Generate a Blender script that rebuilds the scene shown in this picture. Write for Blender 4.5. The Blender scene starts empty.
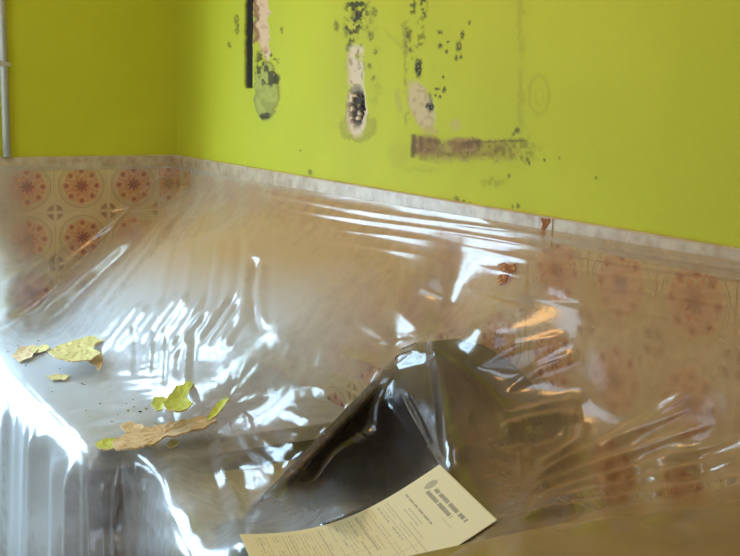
import bpy, bmesh, math, random
import numpy as np
from mathutils import Matrix, Vector
from mathutils.bvhtree import BVHTree

random.seed(7); np.random.seed(7)
scene = bpy.context.scene
COL = scene.collection

# ------------------------------------------------------------------ camera
Z0 = 1.37                       # height of the tile dado's top edge above the floor
FPX = 1150.0
YAW, PITCH, ROLL = math.radians(29.468), math.radians(9.297), math.radians(1.007)
CAM = np.array([-1.204, -3.331, Z0 + 0.204])
_f = np.array([math.sin(YAW)*math.cos(PITCH), math.cos(YAW)*math.cos(PITCH), -math.sin(PITCH)])
_r = np.array([math.cos(YAW), -math.sin(YAW), 0.0]); _u = np.cross(_r, _f)
R_ = math.cos(ROLL)*_r + math.sin(ROLL)*_u
U_ = -math.sin(ROLL)*_r + math.cos(ROLL)*_u
F_ = _f
cd = bpy.data.cameras.new('camera'); cam = bpy.data.objects.new('camera', cd); COL.objects.link(cam)
cd.sensor_fit = 'HORIZONTAL'; cd.sensor_width = 36.0; cd.lens = FPX/740.0*36.0
cd.clip_start = 0.02
cam.matrix_world = Matrix(((R_[0], U_[0], -F_[0], CAM[0]), (R_[1], U_[1], -F_[1], CAM[1]),
                           (R_[2], U_[2], -F_[2], CAM[2]), (0, 0, 0, 1)))
scene.camera = cam

# ------------------------------------------------------------------ world, lights, exposure
scene.view_settings.view_transform = 'Standard'
scene.view_settings.look = 'None'
scene.view_settings.exposure = 0.0
scene.view_settings.gamma = 1.0
scene.view_settings.use_curve_mapping = False
w = bpy.data.worlds.new('world'); scene.world = w; w.use_nodes = True
w.node_tree.nodes['Background'].inputs['Color'].default_value = (0.62, 0.78, 1.0, 1)
w.node_tree.nodes['Background'].inputs['Strength'].default_value = 1.0

WIN_X0, WIN_X1, WIN_Z0, WIN_Z1 = -1.36, -0.56, 0.50, 1.82      # window opening in the left wall
ROOM_X, ROOM_Y, ROOM_H = -2.3, -4.6, 2.7
LAMP_W = 10.0                    # warm pendant globe

def area(name, loc, direction, sx, sy, power, color):
    l = bpy.data.lights.new(name, 'AREA'); l.shape = 'RECTANGLE'; l.size = sx; l.size_y = sy
    l.energy = power; l.color = color
    o = bpy.data.objects.new(name, l); COL.objects.link(o); o.location = loc
    o.rotation_euler = Vector(direction).to_track_quat('-Z', 'Y').to_euler()
    return o
area('window_daylight', ((WIN_X0+WIN_X1)/2, 0.14, (WIN_Z0+WIN_Z1)/2), (0, -1, 0), WIN_X1-WIN_X0, WIN_Z1-WIN_Z0, 52, (0.52, 0.77, 1.0))
SW_Y0, SW_Y1, SW_Z0, SW_Z1 = -2.4, -1.0, 0.25, 2.2                # added window for fill light, in the wall facing the damp one
area('side_fill_light', (ROOM_X-.34, (SW_Y0+SW_Y1)/2, (SW_Z0+SW_Z1)/2), (1, 0, 0), 1.4, 1.95, 13, (0.74, 0.87, 1.0))

PAN_X0, PAN_X1, PAN_Y0, PAN_Y1 = -2.1, -1.3, -1.75, -0.8          # added cool fill panel on the ceiling
PAN_W = 4.5

# ------------------------------------------------------------------ pixel <-> place helpers (a pixel's sight line cut by a plane of the room)
def ray(x, y): return F_ + R_*((x-370)/FPX) - U_*((y-278)/FPX)
def tz(x, y, z): d = ray(x, y); return (Z0+z-CAM[2])/d[2]
def tx(x, y, X): d = ray(x, y); return (X-CAM[0])/d[0]
def ty(x, y, Y): d = ray(x, y); return (Y-CAM[1])/d[1]
def atx(x, y, X): return CAM + ray(x, y)*tx(x, y, X)
def atz(x, y, z): return CAM + ray(x, y)*tz(x, y, z)
def proj(P):
    d = np.asarray(P)-CAM; z = d@F_
    return 370+FPX*(d@R_)/z, 278-FPX*(d@U_)/z, z

# ------------------------------------------------------------------ numpy noise
def vnoise(x, y, seed=0):
    x = np.asarray(x, float); y = np.asarray(y, float)
    xi = np.floor(x).astype(np.int64); yi = np.floor(y).astype(np.int64)
    xf = x-xi; yf = y-yi
    xf = xf*xf*(3-2*xf); yf = yf*yf*(3-2*yf)
    def h(a, b):
        n = (a*374761393 + b*668265263 + seed*974634777) & 0x7fffffff
        n = ((n ^ (n >> 13))*1274126177) & 0x7fffffff
        return ((n ^ (n >> 16)) & 0xffff)/65535.0
    return (h(xi, yi)*(1-xf)+h(xi+1, yi)*xf)*(1-yf) + (h(xi, yi+1)*(1-xf)+h(xi+1, yi+1)*xf)*yf
def fbm(x, y, seed=0, o=4):
    s = 0; a = .5; t = 0
    for k in range(o):
        s = s+a*vnoise(np.asarray(x)*2**k, np.asarray(y)*2**k, seed+k*17); t += a; a *= .5
    return s/t
def sstep(a, b, x):
    t = np.clip((x-a)/(b-a), 0, 1); return t*t*(3-2*t)

# ------------------------------------------------------------------ object helpers
def tag(o, label=None, cat=None, group=None, kind=None):
    if label: o['label'] = label
    if cat: o['category'] = cat
    if group: o['group'] = group
    if kind: o['kind'] = kind
    return o
def link(name, me, mats, parent=None):
    o = bpy.data.objects.new(name, me); COL.objects.link(o)
    for m in (mats if isinstance(mats, (list, tuple)) else [mats]):
        if m.name not in [k.name for k in me.materials if k]: me.materials.append(m)
    if parent: o.parent = parent
    return o
def empty(name, loc=(0, 0, 0)):
    o = bpy.data.objects.new(name, None); COL.objects.link(o); o.location = loc; return o
def from_bm(name, bm, mats, parent=None, smooth=False):
    me = bpy.data.meshes.new(name); bmesh.ops.recalc_face_normals(bm, faces=bm.faces[:]); bm.to_mesh(me); bm.free()
    if smooth:
        for p in me.polygons: p.use_smooth = True
    return link(name, me, mats, parent)
def add_box(bm, x0, x1, y0, y1, z0, z1, bev=0.0):
    v = [bm.verts.new(c) for c in ((x0, y0, z0), (x1, y0, z0), (x1, y1, z0), (x0, y1, z0), (x0, y0, z1), (x1, y0, z1), (x1, y1, z1), (x0, y1, z1))]
    fs = [bm.faces.new([v[i] for i in q]) for q in ((0, 3, 2, 1), (4, 5, 6, 7), (0, 1, 5, 4), (1, 2, 6, 5), (2, 3, 7, 6), (3, 0, 4, 7))]
    if bev:
        es = list({e for f in fs for e in f.edges})
        bmesh.ops.bevel(bm, geom=es, offset=bev, segments=2, profile=.6, affect='EDGES')
def box(name, b, mat, parent=None, bev=0.0, off=(0, 0, 0)):
    bm = bmesh.new(); add_box(bm, b[0]-off[0], b[1]-off[0], b[2]-off[1], b[3]-off[1], b[4]-off[2], b[5]-off[2], bev)
    return from_bm(name, bm, mat, parent)
def add_cyl(bm, p, q, r, n=12, r2=None):
    p = Vector(p); q = Vector(q); r2 = r if r2 is None else r2
    ax = (q-p).normalized(); a = ax.orthogonal().normalized(); b = ax.cross(a)
    A = [bm.verts.new(p+(a*math.cos(t)+b*math.sin(t))*r) for t in [2*math.pi*i/n for i in range(n)]]
    B = [bm.verts.new(q+(a*math.cos(t)+b*math.sin(t))*r2) for t in [2*math.pi*i/n for i in range(n)]]
    for i in range(n): bm.faces.new((A[i], A[(i+1) % n], B[(i+1) % n], B[i]))
    bm.faces.new(A[::-1]); bm.faces.new(B)

# ------------------------------------------------------------------ materials
def srgb(r, g, b):
    f = lambda c: (c/255/12.92) if c/255 <= .04045 else ((c/255+.055)/1.055)**2.4
    return (f(r), f(g), f(b), 1)
class NG:                                       # tiny expression builder for shader math
    def __init__(s, mat): s.t = mat.node_tree; s.n = s.t.nodes; s.l = s.t.links
    def node(s, ty, **k):
        n = s.n.new(ty)
        for a, b in k.items(): setattr(n, a, b)
        return n
    def put(s, sock, v):
        if isinstance(v, V): s.l.new(v.o, sock)
        elif hasattr(v, 'is_output'): s.l.new(v, sock)
        else: sock.default_value = v
    def m(s, op, *a, clamp=False):
        n = s.node('ShaderNodeMath', operation=op); n.use_clamp = clamp
        for i, v in enumerate(a): s.put(n.inputs[i], v)
        return V(s, n.outputs[0])
    def mix(s, f, a, b):
        n = s.node('ShaderNodeMix', data_type='RGBA'); s.put(n.inputs[0], f); s.put(n.inputs[6], a); s.put(n.inputs[7], b)
        return V(s, n.outputs[2])
    def noise(s, vec, scale, detail=3, rough=.5):
        n = s.node('ShaderNodeTexNoise'); s.put(n.inputs['Vector'], vec)
        n.inputs['Scale'].default_value = scale; n.inputs['Detail'].default_value = detail; n.inputs['Roughness'].default_value = rough
        return V(s, n.outputs['Fac'])
    def sm(s, a, b, x):                         # smoothstep
        n = s.node('ShaderNodeMapRange', interpolation_type='SMOOTHSTEP'); s.put(n.inputs[0], x)
        n.inputs[1].default_value = a; n.inputs[2].default_value = b; return V(s, n.outputs[0])
class V:
    def __init__(s, g, o): s.g = g; s.o = o
    def __add__(s, b): return s.g.m('ADD', s, b)
    def __radd__(s, b): return s.g.m('ADD', b, s)
    def __sub__(s, b): return s.g.m('SUBTRACT', s, b)
    def __rsub__(s, b): return s.g.m('SUBTRACT', b, s)
    def __mul__(s, b): return s.g.m('MULTIPLY', s, b)
    __rmul__ = __mul__
def mat(name, color, rough=.6, spec=.5, noise=None, bump=None, metallic=0.0):
    m = bpy.data.materials.new(name); m.use_nodes = True; g = NG(m)
    b = m.node_tree.nodes['Principled BSDF']; b.inputs['Roughness'].default_value = rough
    b.inputs['Specular IOR Level'].default_value = spec; b.inputs['Metallic'].default_value = metallic
    tc = g.node('ShaderNodeTexCoord')
    if noise:
        c2, sc, lo, hi = noise
        g.put(b.inputs['Base Color'], g.mix(g.sm(lo, hi, g.noise(tc.outputs['Object'], sc, 4)), color, c2))
    else: b.inputs['Base Color'].default_value = color
    if bump:
        bn = g.node('ShaderNodeBump'); bn.inputs['Strength'].default_value = bump[1]; bn.inputs['Distance'].default_value = bump[2]
        g.put(bn.inputs['Height'], g.noise(tc.outputs['Object'], bump[0], 4)); g.l.new(bn.outputs[0], b.inputs['Normal'])
    return m

GREEN, GREEN2 = srgb(197, 197, 48), srgb(191, 191, 44)
M = {}
M['paint'] = mat('lime_paint', GREEN, .75, .25, (GREEN2, 3, .35, .65), (220, .25, .002))
def damaged_paint():
    m = bpy.data.materials.new('damaged_lime_paint'); m.use_nodes = True; g = NG(m)
    b = m.node_tree.nodes['Principled BSDF']; b.inputs['Roughness'].default_value = .75; b.inputs['Specular IOR Level'].default_value = .25
    tc = g.node('ShaderNodeTexCoord'); at = g.node('ShaderNodeAttribute'); at.attribute_name = 'stain'
    base = g.mix(g.sm(.35, .65, g.noise(tc.outputs['Object'], 3, 4)), GREEN, GREEN2)
    g.put(b.inputs['Base Color'], g.mix(at.outputs['Alpha'], base, at.outputs['Color']))
    bn = g.node('ShaderNodeBump'); bn.inputs['Strength'].default_value = .25; bn.inputs['Distance'].default_value = .002
    g.put(bn.inputs['Height'], g.noise(tc.outputs['Object'], 220, 3)); g.l.new(bn.outputs[0], b.inputs['Normal'])
    return m
M['damaged'] = damaged_paint()
M['grout'] = mat('grout', srgb(222, 200, 160), .9, .2, (srgb(204, 176, 132), 20, .4, .7))
M['plaster'] = mat('plaster', srgb(232, 206, 166), .9, .1, (srgb(204, 168, 122), 60, .45, .75), (300, .5, .003))
M['flake_green'] = mat('flake_paint', srgb(210, 216, 96), .6, .3, (srgb(176, 178, 76), 90, .5, .8), (400, .4, .002))
M['flake_pale'] = mat('flake_pale', srgb(236, 224, 156), .7, .2, (srgb(200, 160, 100), 70, .5, .75), (300, .5, .002))
M['ceiling'] = mat('ceiling_paint', srgb(225, 222, 212), .9, .1)
M['floor'] = mat('floor_lino', srgb(150, 128, 100), .5, .4, (srgb(128, 104, 80), 5, .4, .6))
M['plainwall'] = mat('cream_wall', srgb(216, 200, 160), .85, .2)
M['wood'] = mat('brown_wood', srgb(122, 76, 44), .5, .4, (srgb(92, 54, 30), 14, .35, .65), (60, .2, .002))
M['wood_top'] = mat('worktop', srgb(206, 202, 198), .5, .4, (srgb(188, 182, 178), 30, .4, .7))
M['olive_light'] = mat('pale_olive_laminate', srgb(205, 190, 138), .5, .4, (srgb(186, 168, 112), 8, .4, .7))
M['fabric'] = mat('brown_upholstery', srgb(48, 28, 14), .95, .1, (srgb(26, 15, 8), 160, .35, .65), (500, 1, .004))
M['fabric_edge'] = mat('worn_piping', srgb(96, 64, 36), .95, .1, (srgb(50, 30, 16), 260, .4, .6), (500, 1, .004))
M['olive'] = mat('olive_laminate', srgb(168, 150, 92), .5, .4, (srgb(146, 126, 72), 8, .4, .7))
M['whitewood'] = mat('white_frame', srgb(205, 205, 198), .45, .5)
M['conduit'] = mat('grey_plastic', srgb(176, 168, 150), .5, .4)
M['metal'] = mat('steel', srgb(170, 170, 168), .3, .5, None, None, 1.0)
M['crumb'] = mat('crumb', srgb(170, 146, 104), .9, .1)
M['crumbdark'] = mat('crumb_dark', srgb(70, 58, 40), .9, .1)

def tile_material():
    m = bpy.data.materials.new('medallion_tile'); m.use_nodes = True; g = NG(m)
    b = m.node_tree.nodes['Principled BSDF']; b.inputs['Roughness'].default_value = .22; b.inputs['Specular IOR Level'].default_value = .45
    tc = g.node('ShaderNodeTexCoord'); sp = g.node('ShaderNodeSeparateXYZ'); g.l.new(tc.outputs['Object'], sp.inputs[0])
    x = V(g, sp.outputs[0])*(1/.156); y = V(g, sp.outputs[2])*(1/.150)
    r = g.m('SQRT', x*x+y*y); a = g.m('ARCTAN2', y, x)
    wob = g.noise(tc.outputs['Object'], 60, 2)*.02
    rr = r+wob-.01
    base = g.mix(g.sm(.3, .7, g.noise(tc.outputs['Object'], 9, 3)), srgb(220, 190, 136), srgb(206, 172, 116))
    red, orange, olive = srgb(138, 44, 14), srgb(204, 108, 58), srgb(160, 128, 76)
    # outer double ring
    ring = 1-g.sm(.006, .016, g.m('ABSOLUTE', rr-.425))
    ring2 = 1-g.sm(.004, .012, g.m('ABSOLUTE', rr-.385))
    col = g.mix(ring*.75, base, olive); col = g.mix(ring2*.5, col, olive)
    # scalloped orange field
    sc = rr-.02*g.m('COSINE', a*8)
    fld = 1-g.sm(.335, .36, sc); fine = g.sm(.45, .6, g.noise(tc.outputs['Object'], 140, 2))
    col = g.mix(fld*(.62+.33*fine), col, orange)
    # arches around dots: thin pale loops
    seg = g.m('PINGPONG', a, math.pi/8)                 # 0 at petals ... pi/8 between
    ux = r*g.m('COSINE', seg); uy = r*g.m('SINE', seg)  # folded petal space
    dd = g.m('SQRT', (ux-.285)*(ux-.285)+uy*uy)
    loop = 1-g.sm(.008, .02, g.m('ABSOLUTE', dd-.082)); col = g.mix(loop*.55, col, base)
    dot = 1-g.sm(.028, .045, dd); col = g.mix(dot*.9, col, red)
    dd2 = g.m('SQRT', (ux-.185)*(ux-.185)+uy*uy*.6)
    dot2 = 1-g.sm(.012, .03, dd2); col = g.mix(dot2*.45, col, base)
    # centre rosette
    ros = 1-g.sm(.085, .115, rr-.03*g.m('COSINE', a*8)); col = g.mix(ros*.95, col, red)
    # corner motif: quarter of a cross of four leaves
    cx = .5-g.m('ABSOLUTE', x); cy = .5-g.m('ABSOLUTE', y)
    cr = g.m('SQRT', cx*cx+cy*cy)
    q = (1-g.sm(.135, .165, cr))*g.sm(.022, .04, cx)*g.sm(.022, .04, cy)
    qn = g.sm(.3, .55, g.noise(tc.outputs['Object'], 110, 2))
    col = g.mix(q*(.45+.4*qn), col, srgb(140, 84, 44))
    g.put(b.inputs['Base Color'], col)
    return m
M['tile'] = tile_material()

def film_material():
    m = bpy.data.materials.new('clear_film'); m.use_nodes = True; g = NG(m)
    for n in list(g.n): g.n.remove(n)
    out = g.node('ShaderNodeOutputMaterial')
    at = g.node('ShaderNodeAttribute'); at.attribute_name = 'haze'
    tc = g.node('ShaderNodeTexCoord')
    tr = g.node('ShaderNodeBsdfTransparent'); tr.inputs[0].default_value = (.95, .95, .95, 1)
    df = g.node('ShaderNodeBsdfDiffuse'); df.inputs[0].default_value = (.86, .84, .80, 1)
    tl = g.node('ShaderNodeBsdfTranslucent')
    du = g.node('ShaderNodeAttribute'); du.attribute_name = 'warm_tint'      # tan tint painted into the haze in place of warm light
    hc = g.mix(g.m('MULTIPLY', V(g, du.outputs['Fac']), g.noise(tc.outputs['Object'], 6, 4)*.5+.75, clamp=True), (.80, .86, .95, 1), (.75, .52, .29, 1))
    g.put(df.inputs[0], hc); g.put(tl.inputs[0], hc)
    ms = g.node('ShaderNodeMixShader'); ms.inputs[0].default_value = .4
    g.l.new(df.outputs[0], ms.inputs[1]); g.l.new(tl.outputs[0], ms.inputs[2])
    lw = g.node('ShaderNodeLayerWeight'); lw.inputs['Blend'].default_value = .5
    hz = V(g, at.outputs['Fac'])*(g.noise(tc.outputs['Object'], 30, 4, .6)*.7+.65)
    fa = V(g, lw.outputs['Facing'])             # a longer path through the film when it turns edge-on
    m1 = g.node('ShaderNodeMixShader'); g.put(m1.inputs[0], g.m('MINIMUM', g.m('MAXIMUM', hz, .03)*(1+1.1*(fa*fa)), .92))
    g.l.new(tr.outputs[0], m1.inputs[1]); g.l.new(ms.outputs[0], m1.inputs[2])
    fac = g.m('POWER', V(g, lw.outputs['Facing']), 4.0)*.32+.068
    gl = g.node('ShaderNodeBsdfGlossy'); gl.inputs['Roughness'].default_value = .15; gl.inputs[0].default_value = (1, 1, 1, 1)
    bn = g.node('ShaderNodeBump'); bn.inputs['Strength'].default_value = .10; bn.inputs['Distance'].default_value = .002
    g.put(bn.inputs['Height'], g.noise(tc.outputs['Object'], 90, 3, .55)); g.l.new(bn.outputs[0], gl.inputs['Normal'])
    m2 = g.node('ShaderNodeMixShader'); g.put(m2.inputs[0], fac)
    g.l.new(m1.outputs[0], m2.inputs[1]); g.l.new(gl.outputs[0], m2.inputs[2])
    g.l.new(m2.outputs[0], out.inputs[0])
    return m
M['film'] = film_material()

def tape_material():
    m = bpy.data.materials.new('cloudy_tape'); m.use_nodes = True; g = NG(m)
    b = m.node_tree.nodes['Principled BSDF']; b.inputs['Roughness'].default_value = .35
    tc = g.node('ShaderNodeTexCoord')
    g.put(b.inputs['Base Color'], g.mix(g.sm(.35, .7, g.noise(tc.outputs['Object'], 40, 4)), srgb(224, 204, 174), srgb(200, 172, 140)))
    tr = g.node('ShaderNodeBsdfTransparent'); mx = g.node('ShaderNodeMixShader')
    g.put(mx.inputs[0], g.noise(tc.outputs['Object'], 25, 4)*.5+.38)
    g.l.new(tr.outputs[0], mx.inputs[1]); g.l.new(b.outputs[0], mx.inputs[2]); g.l.new(mx.outputs[0], g.n['Material Output'].inputs[0])
    return m
M['tape'] = tape_material()
def vcol_material(name, attr, rough=.7):
    m = bpy.data.materials.new(name); m.use_nodes = True; g = NG(m)
    b = m.node_tree.nodes['Principled BSDF']; b.inputs['Roughness'].default_value = rough; b.inputs['Specular IOR Level'].default_value = .3
    at = g.node('ShaderNodeAttribute'); at.attribute_name = attr; g.l.new(at.outputs['Color'], b.inputs['Base Color'])
    return m
M['paper'] = vcol_material('printed_paper', 'ink')
M['glass'] = bpy.data.materials.new('window_glass'); M['glass'].use_nodes = True
g = NG(M['glass']); tr = g.node('ShaderNodeBsdfTransparent'); gl = g.node('ShaderNodeBsdfGlossy'); gl.inputs['Roughness'].default_value = .02
mx = g.node('ShaderNodeMixShader'); mx.inputs[0].default_value = .06
g.l.new(tr.outputs[0], mx.inputs[1]); g.l.new(gl.outputs[0], mx.inputs[2]); g.l.new(mx.outputs[0], g.n['Material Output'].inputs[0])

# ------------------------------------------------------------------ room shell
TH = 0.35
tag(box('floor', (ROOM_X-TH, TH, ROOM_Y-TH, TH, -.1, 0), M['floor']), kind='structure')
tag(box('ceiling', (ROOM_X-TH, TH, ROOM_Y-TH, TH, ROOM_H, ROOM_H+.1), M['ceiling']), kind='structure')
bm = bmesh.new()
for b in ((ROOM_X-TH, ROOM_X, ROOM_Y-TH, SW_Y0, 0, ROOM_H), (ROOM_X-TH, ROOM_X, SW_Y1, TH, 0, ROOM_H),
          (ROOM_X-TH, ROOM_X, SW_Y0, SW_Y1, 0, SW_Z0), (ROOM_X-TH, ROOM_X, SW_Y0, SW_Y1, SW_Z1, ROOM_H)): add_box(bm, *b)
tag(from_bm('wall_far_side', bm, M['plainwall']), kind='structure')
tag(box('wall_behind', (ROOM_X, 0, ROOM_Y-TH, ROOM_Y, 0, ROOM_H), M['plainwall']), kind='structure')
# left wall (y = 0) with the window opening just outside the frame
bm = bmesh.new()
for b in ((WIN_X1, 0, 0, TH, 0, ROOM_H), (ROOM_X, WIN_X0, 0, TH, 0, ROOM_H),
          (WIN_X0, WIN_X1, 0, TH, 0, WIN_Z0), (WIN_X0, WIN_X1, 0, TH, WIN_Z1, ROOM_H)):
    add_box(bm, *b)
wall_left = tag(from_bm('wall_left', bm, M['paint']), kind='structure')
win = tag(empty('window_1', ((WIN_X0+WIN_X1)/2, .07, WIN_Z0)), kind='structure')
wo = tuple(win.location)
for nm, b in (('window_frame', (WIN_X0, WIN_X0+.06, .04, .10, WIN_Z0, WIN_Z1)), ('window_frame', (WIN_X1-.06, WIN_X1, .04, .10, WIN_Z0, WIN_Z1)),
              ('window_frame', (WIN_X0+.06, WIN_X1-.06, .04, .10, WIN_Z0, WIN_Z0+.06)), ('window_frame', (WIN_X0+.06, WIN_X1-.06, .04, .10, WIN_Z1-.06, WIN_Z1)),
              ('mullion', (-.98, -.94, .04, .10, WIN_Z0+.06, WIN_Z1-.06)),
              ('window_sill', (WIN_X0, WIN_X1, 0, .038, WIN_Z0-.0, WIN_Z0+.025))):
    box(nm, b, M['whitewood'], win, .004, wo)
for b in ((WIN_X0+.06, -.98, .068, .074, WIN_Z0+.06, WIN_Z1-.06), (-.94, WIN_X1-.06, .068, .074, WIN_Z0+.06, WIN_Z1-.06)):
    box('pane', b, M['glass'], win, 0, wo)

fill_win = tag(empty('fill_window', (ROOM_X-.22, (SW_Y0+SW_Y1)/2, SW_Z0)), kind='structure'); wo = tuple(fill_win.location); ym = (SW_Y0+SW_Y1)/2  # added unseen window, there for the fill light
for nm, b in (('window_frame', (ROOM_X-.25, ROOM_X-.19, SW_Y0, SW_Y0+.06, SW_Z0, SW_Z1)), ('window_frame', (ROOM_X-.25, ROOM_X-.19, SW_Y1-.06, SW_Y1, SW_Z0, SW_Z1)),
              ('window_frame', (ROOM_X-.25, ROOM_X-.19, SW_Y0+.06, SW_Y1-.06, SW_Z0, SW_Z0+.06)), ('window_frame', (ROOM_X-.25, ROOM_X-.19, SW_Y0+.06, SW_Y1-.06, SW_Z1-.06, SW_Z1)),
              ('mullion', (ROOM_X-.25, ROOM_X-.19, ym-.03, ym+.03, SW_Z0+.06, SW_Z1-.06))):
    box(nm, b, M['whitewood'], fill_win, .004, wo)
for b in ((ROOM_X-.223, ROOM_X-.217, SW_Y0+.06, ym-.03, SW_Z0+.06, SW_Z1-.06), (ROOM_X-.223, ROOM_X-.217, ym+.03, SW_Y1-.06, SW_Z0+.06, SW_Z1-.06)):
    box('pane', b, M['glass'], fill_win, 0, wo)

# warm globe lamp hanging from the ceiling
LAMP = (-.90, -1.60, 2.42)
lampo = empty('pendant_lamp', (LAMP[0], LAMP[1], ROOM_H))
ml = bpy.data.materials.new('warm_globe'); ml.use_nodes = True; gg = NG(ml); em = gg.node('ShaderNodeEmission'); em.inputs[0].default_value = (1.0, .56, .22, 1); em.inputs[1].default_value = LAMP_W
gg.l.new(em.outputs[0], gg.n['Material Output'].inputs[0])
bm = bmesh.new(); bmesh.ops.create_uvsphere(bm, u_segments=32, v_segments=16, radius=.17); bmesh.ops.translate(bm, verts=bm.verts, vec=(0, 0, LAMP[2]-ROOM_H)); from_bm('globe', bm, ml, lampo, True)
bm = bmesh.new(); add_cyl(bm, (0, 0, 0), (0, 0, -.03), .05, 20); from_bm('ceiling_rose', bm, M['whitewood'], lampo)
bm = bmesh.new(); add_cyl(bm, (0, 0, -.03), (0, 0, LAMP[2]-ROOM_H+.165), .006, 8); from_bm('cord', bm, M['whitewood'], lampo)
tag(lampo, 'warm white globe lamp hanging from the ceiling', 'lamp')

# added glowing panel on the ceiling, gives the film folds their highlights
pan = empty('ceiling_fill_panel', ((PAN_X0+PAN_X1)/2, (PAN_Y0+PAN_Y1)/2, ROOM_H)); wo = tuple(pan.location)
mp = bpy.data.materials.new('cool_fill'); mp.use_nodes = True; gg = NG(mp); em = gg.node('ShaderNodeEmission'); em.inputs[0].default_value = (.66, .83, 1.0, 1); em.inputs[1].default_value = PAN_W
gg.l.new(em.outputs[0], gg.n['Material Output'].inputs[0])
box('fill_surface', (PAN_X0+.03, PAN_X1-.03, PAN_Y0+.03, PAN_Y1-.03, ROOM_H-.045, ROOM_H-.03), mp, pan, 0, wo)
for b in ((PAN_X0, PAN_X0+.03, PAN_Y0, PAN_Y1), (PAN_X1-.03, PAN_X1, PAN_Y0, PAN_Y1), (PAN_X0+.03, PAN_X1-.03, PAN_Y0, PAN_Y0+.03), (PAN_X0+.03, PAN_X1-.03, PAN_Y1-.03, PAN_Y1)):
    box('frame', (*b, ROOM_H-.05, ROOM_H-.001), M['whitewood'], pan, .002, wo)
tag(pan, 'added cool white fill light panel on the ceiling', 'lamp')

# right wall (x = 0): a dense panel around the damp damage, plain around it
def damage(px, py):
    """stain colour+alpha and depth (m) of the damp damage; px,py index the wall as seen in the survey photo"""
    n = len(px); col = np.zeros((n, 4)); dep = np.zeros(n)
    n1 = fbm(px*.16, py*.16, 3); n2 = fbm(px*.45, py*.45, 11); n3 = fbm(px*.9, py*.7, 29, 3); wx = px+(n1-.5)*9; wy = py+(n2-.5)*8
    def put(a, c, mul=1.0):
        a = np.clip(a, 0, 1)*mul; c = np.array(srgb(*c)[:3]); ca = col[:, 3]
        na = a+ca*(1-a); k = np.where(na > 1e-6, a/np.maximum(na, 1e-6), 0)
        col[:, :3] = col[:, :3]*(1-k[:, None])+c*k[:, None]; col[:, 3] = na
    def ell(cx, cy, rx, ry, soft=.25, x=None, y=None):
        x = wx if x is None else x; y = wy if y is None else y
        return 1-sstep(1-soft, 1+soft, np.sqrt(((x-cx)/rx)**2+((y-cy)/ry)**2))
    def rect(x0, x1, y0, y1, s=2.0, x=None, y=None):
        x = wx if x is None else x; y = wy if y is None else y
        return sstep(x0-s, x0+s, x)*(1-sstep(x1-s, x1+s, x))*sstep(y0-s, y0+s, y)*(1-sstep(y1-s, y1+s, y))
    # faint discoloration around the damp patches
    sx = px+(n1-.5)*4; sy = py+(n2-.5)*4
    def spot(x, y, rx, ry, c=(52, 46, 24), m=1.0): put(ell(x, y, rx, ry, .45, sx, sy)*(.45+.55*sstep(.3, .5, n3)), c, m)
    lf = fbm(px*.07, py*.07, 91, 4); mf = fbm(px*.28, py*.22, 93, 4)
    put(rect(395, 530, -40, 170, 14)*.16, (160, 160, 50)); put(ell(357, 60, 28, 95, .6)*.22, (170, 165, 70)); put(ell(262, 50, 26, 80, .6)*.18, (170, 175, 80))
    # 1: open cable chase with bare plaster and a swollen grey-green flake
    a = rect(253, 268, -60, 62, 1.6)*(1-sstep(-3, 7, py-(34+(268-px)*-.2+(px-253)*2.0)+(n1-.5)*10)); put(a, (222, 186, 150)); dep += -.004*a
    put(a*sstep(.5, .68, mf)*.55, (190, 140, 100)); put(rect(252.5, 256.5, -60, 44, 1.2)*.8, (140, 92, 58))
    b = ell(267, 92, 12, 27, .2, px+(n1-.5)*6, py+(lf-.5)*14); put(b*.7, (164, 162, 92)); dep += .004*b; put(b*sstep(.4, .65, mf)*.5, (136, 132, 64))
    put(sstep(.10, .5, b)*(1-sstep(.5, .95, b))*.55, (112, 104, 44))
    put(rect(256, 279, 52, 86, 3, sx, sy)*sstep(.5, .62, mf+.10*(1-np.abs((px-256)*1.15-(py-58))/14).clip(-1, 1))*.85, (62, 54, 30))
    spot(266, 116, 6, 3, (48, 44, 26)); spot(276, 80, 4, 4, (70, 64, 32), .8)
    c = rect(244.5, 252, -60, 88, .8, px+(n1-.5)*1.5, py)*(1-sstep(0, 3, (247-px)*1.2+(py-88)*.6)); put(c, (24, 13, 8)); dep += -.007*c
    for (x, y, r) in ((236, 20, 2.4), (237, 31, 1.8), (229, 45, 1.6), (282, 30, 1.6), (238, 26, 1.5)): spot(x, y, r, r*2, (98, 90, 34), .8)
    # 2: mould column with a bare plaster drop and a hole
    put(rect(345, 371, -60, 36, 5)*sstep(.36, .62, lf+.25*(mf-.5))*.7, (112, 100, 46))
    put(rect(346, 368, -60, 30, 5, sx, sy)*sstep(.47, .60, mf)*.9, (46, 40, 22)); put(rect(346, 357, 14, 52, 3, sx, sy)*sstep(.42, .58, mf)*.85, (54, 46, 28))
    put(ell(358, 128, 18, 13, .3)*.4, (150, 132, 64)); put((ell(358, 128, 19, 14, .15)-ell(358, 127, 15, 11, .25)).clip(0, 1)*.35, (126, 112, 40))
    e = np.maximum(rect(348, 363, 46, 88, 3, sx, sy)*sstep(.3, .55, lf+.15), ell(356, 110, 10.5, 27, .15, sx, sy)); put(e*.95, (220, 196, 166)); dep += -.003*e
    put(rect(346, 366, 40, 92, 3)*sstep(.55, .68, mf)*.55, (132, 110, 78))
    h = ell(355, 108, 7.5, 19, .3, sx, sy)*sstep(.40, .52, mf+.03); put(h*.95, (34, 26, 20)); dep += -.006*h
    put(ell(360, 101, 3, 12, .4, sx, sy)*.9, (22, 17, 14))
    for (x, y, r) in ((337, 26, 2.8), (310, 172, 1.8), (374, 12, 2.6), (371, 36, 2.6), (375, 52, 2), (370, 66, 1.8), (374, 78, 1.6)): spot(x, y, r, r*1.8, (100, 92, 38), .75)
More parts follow.
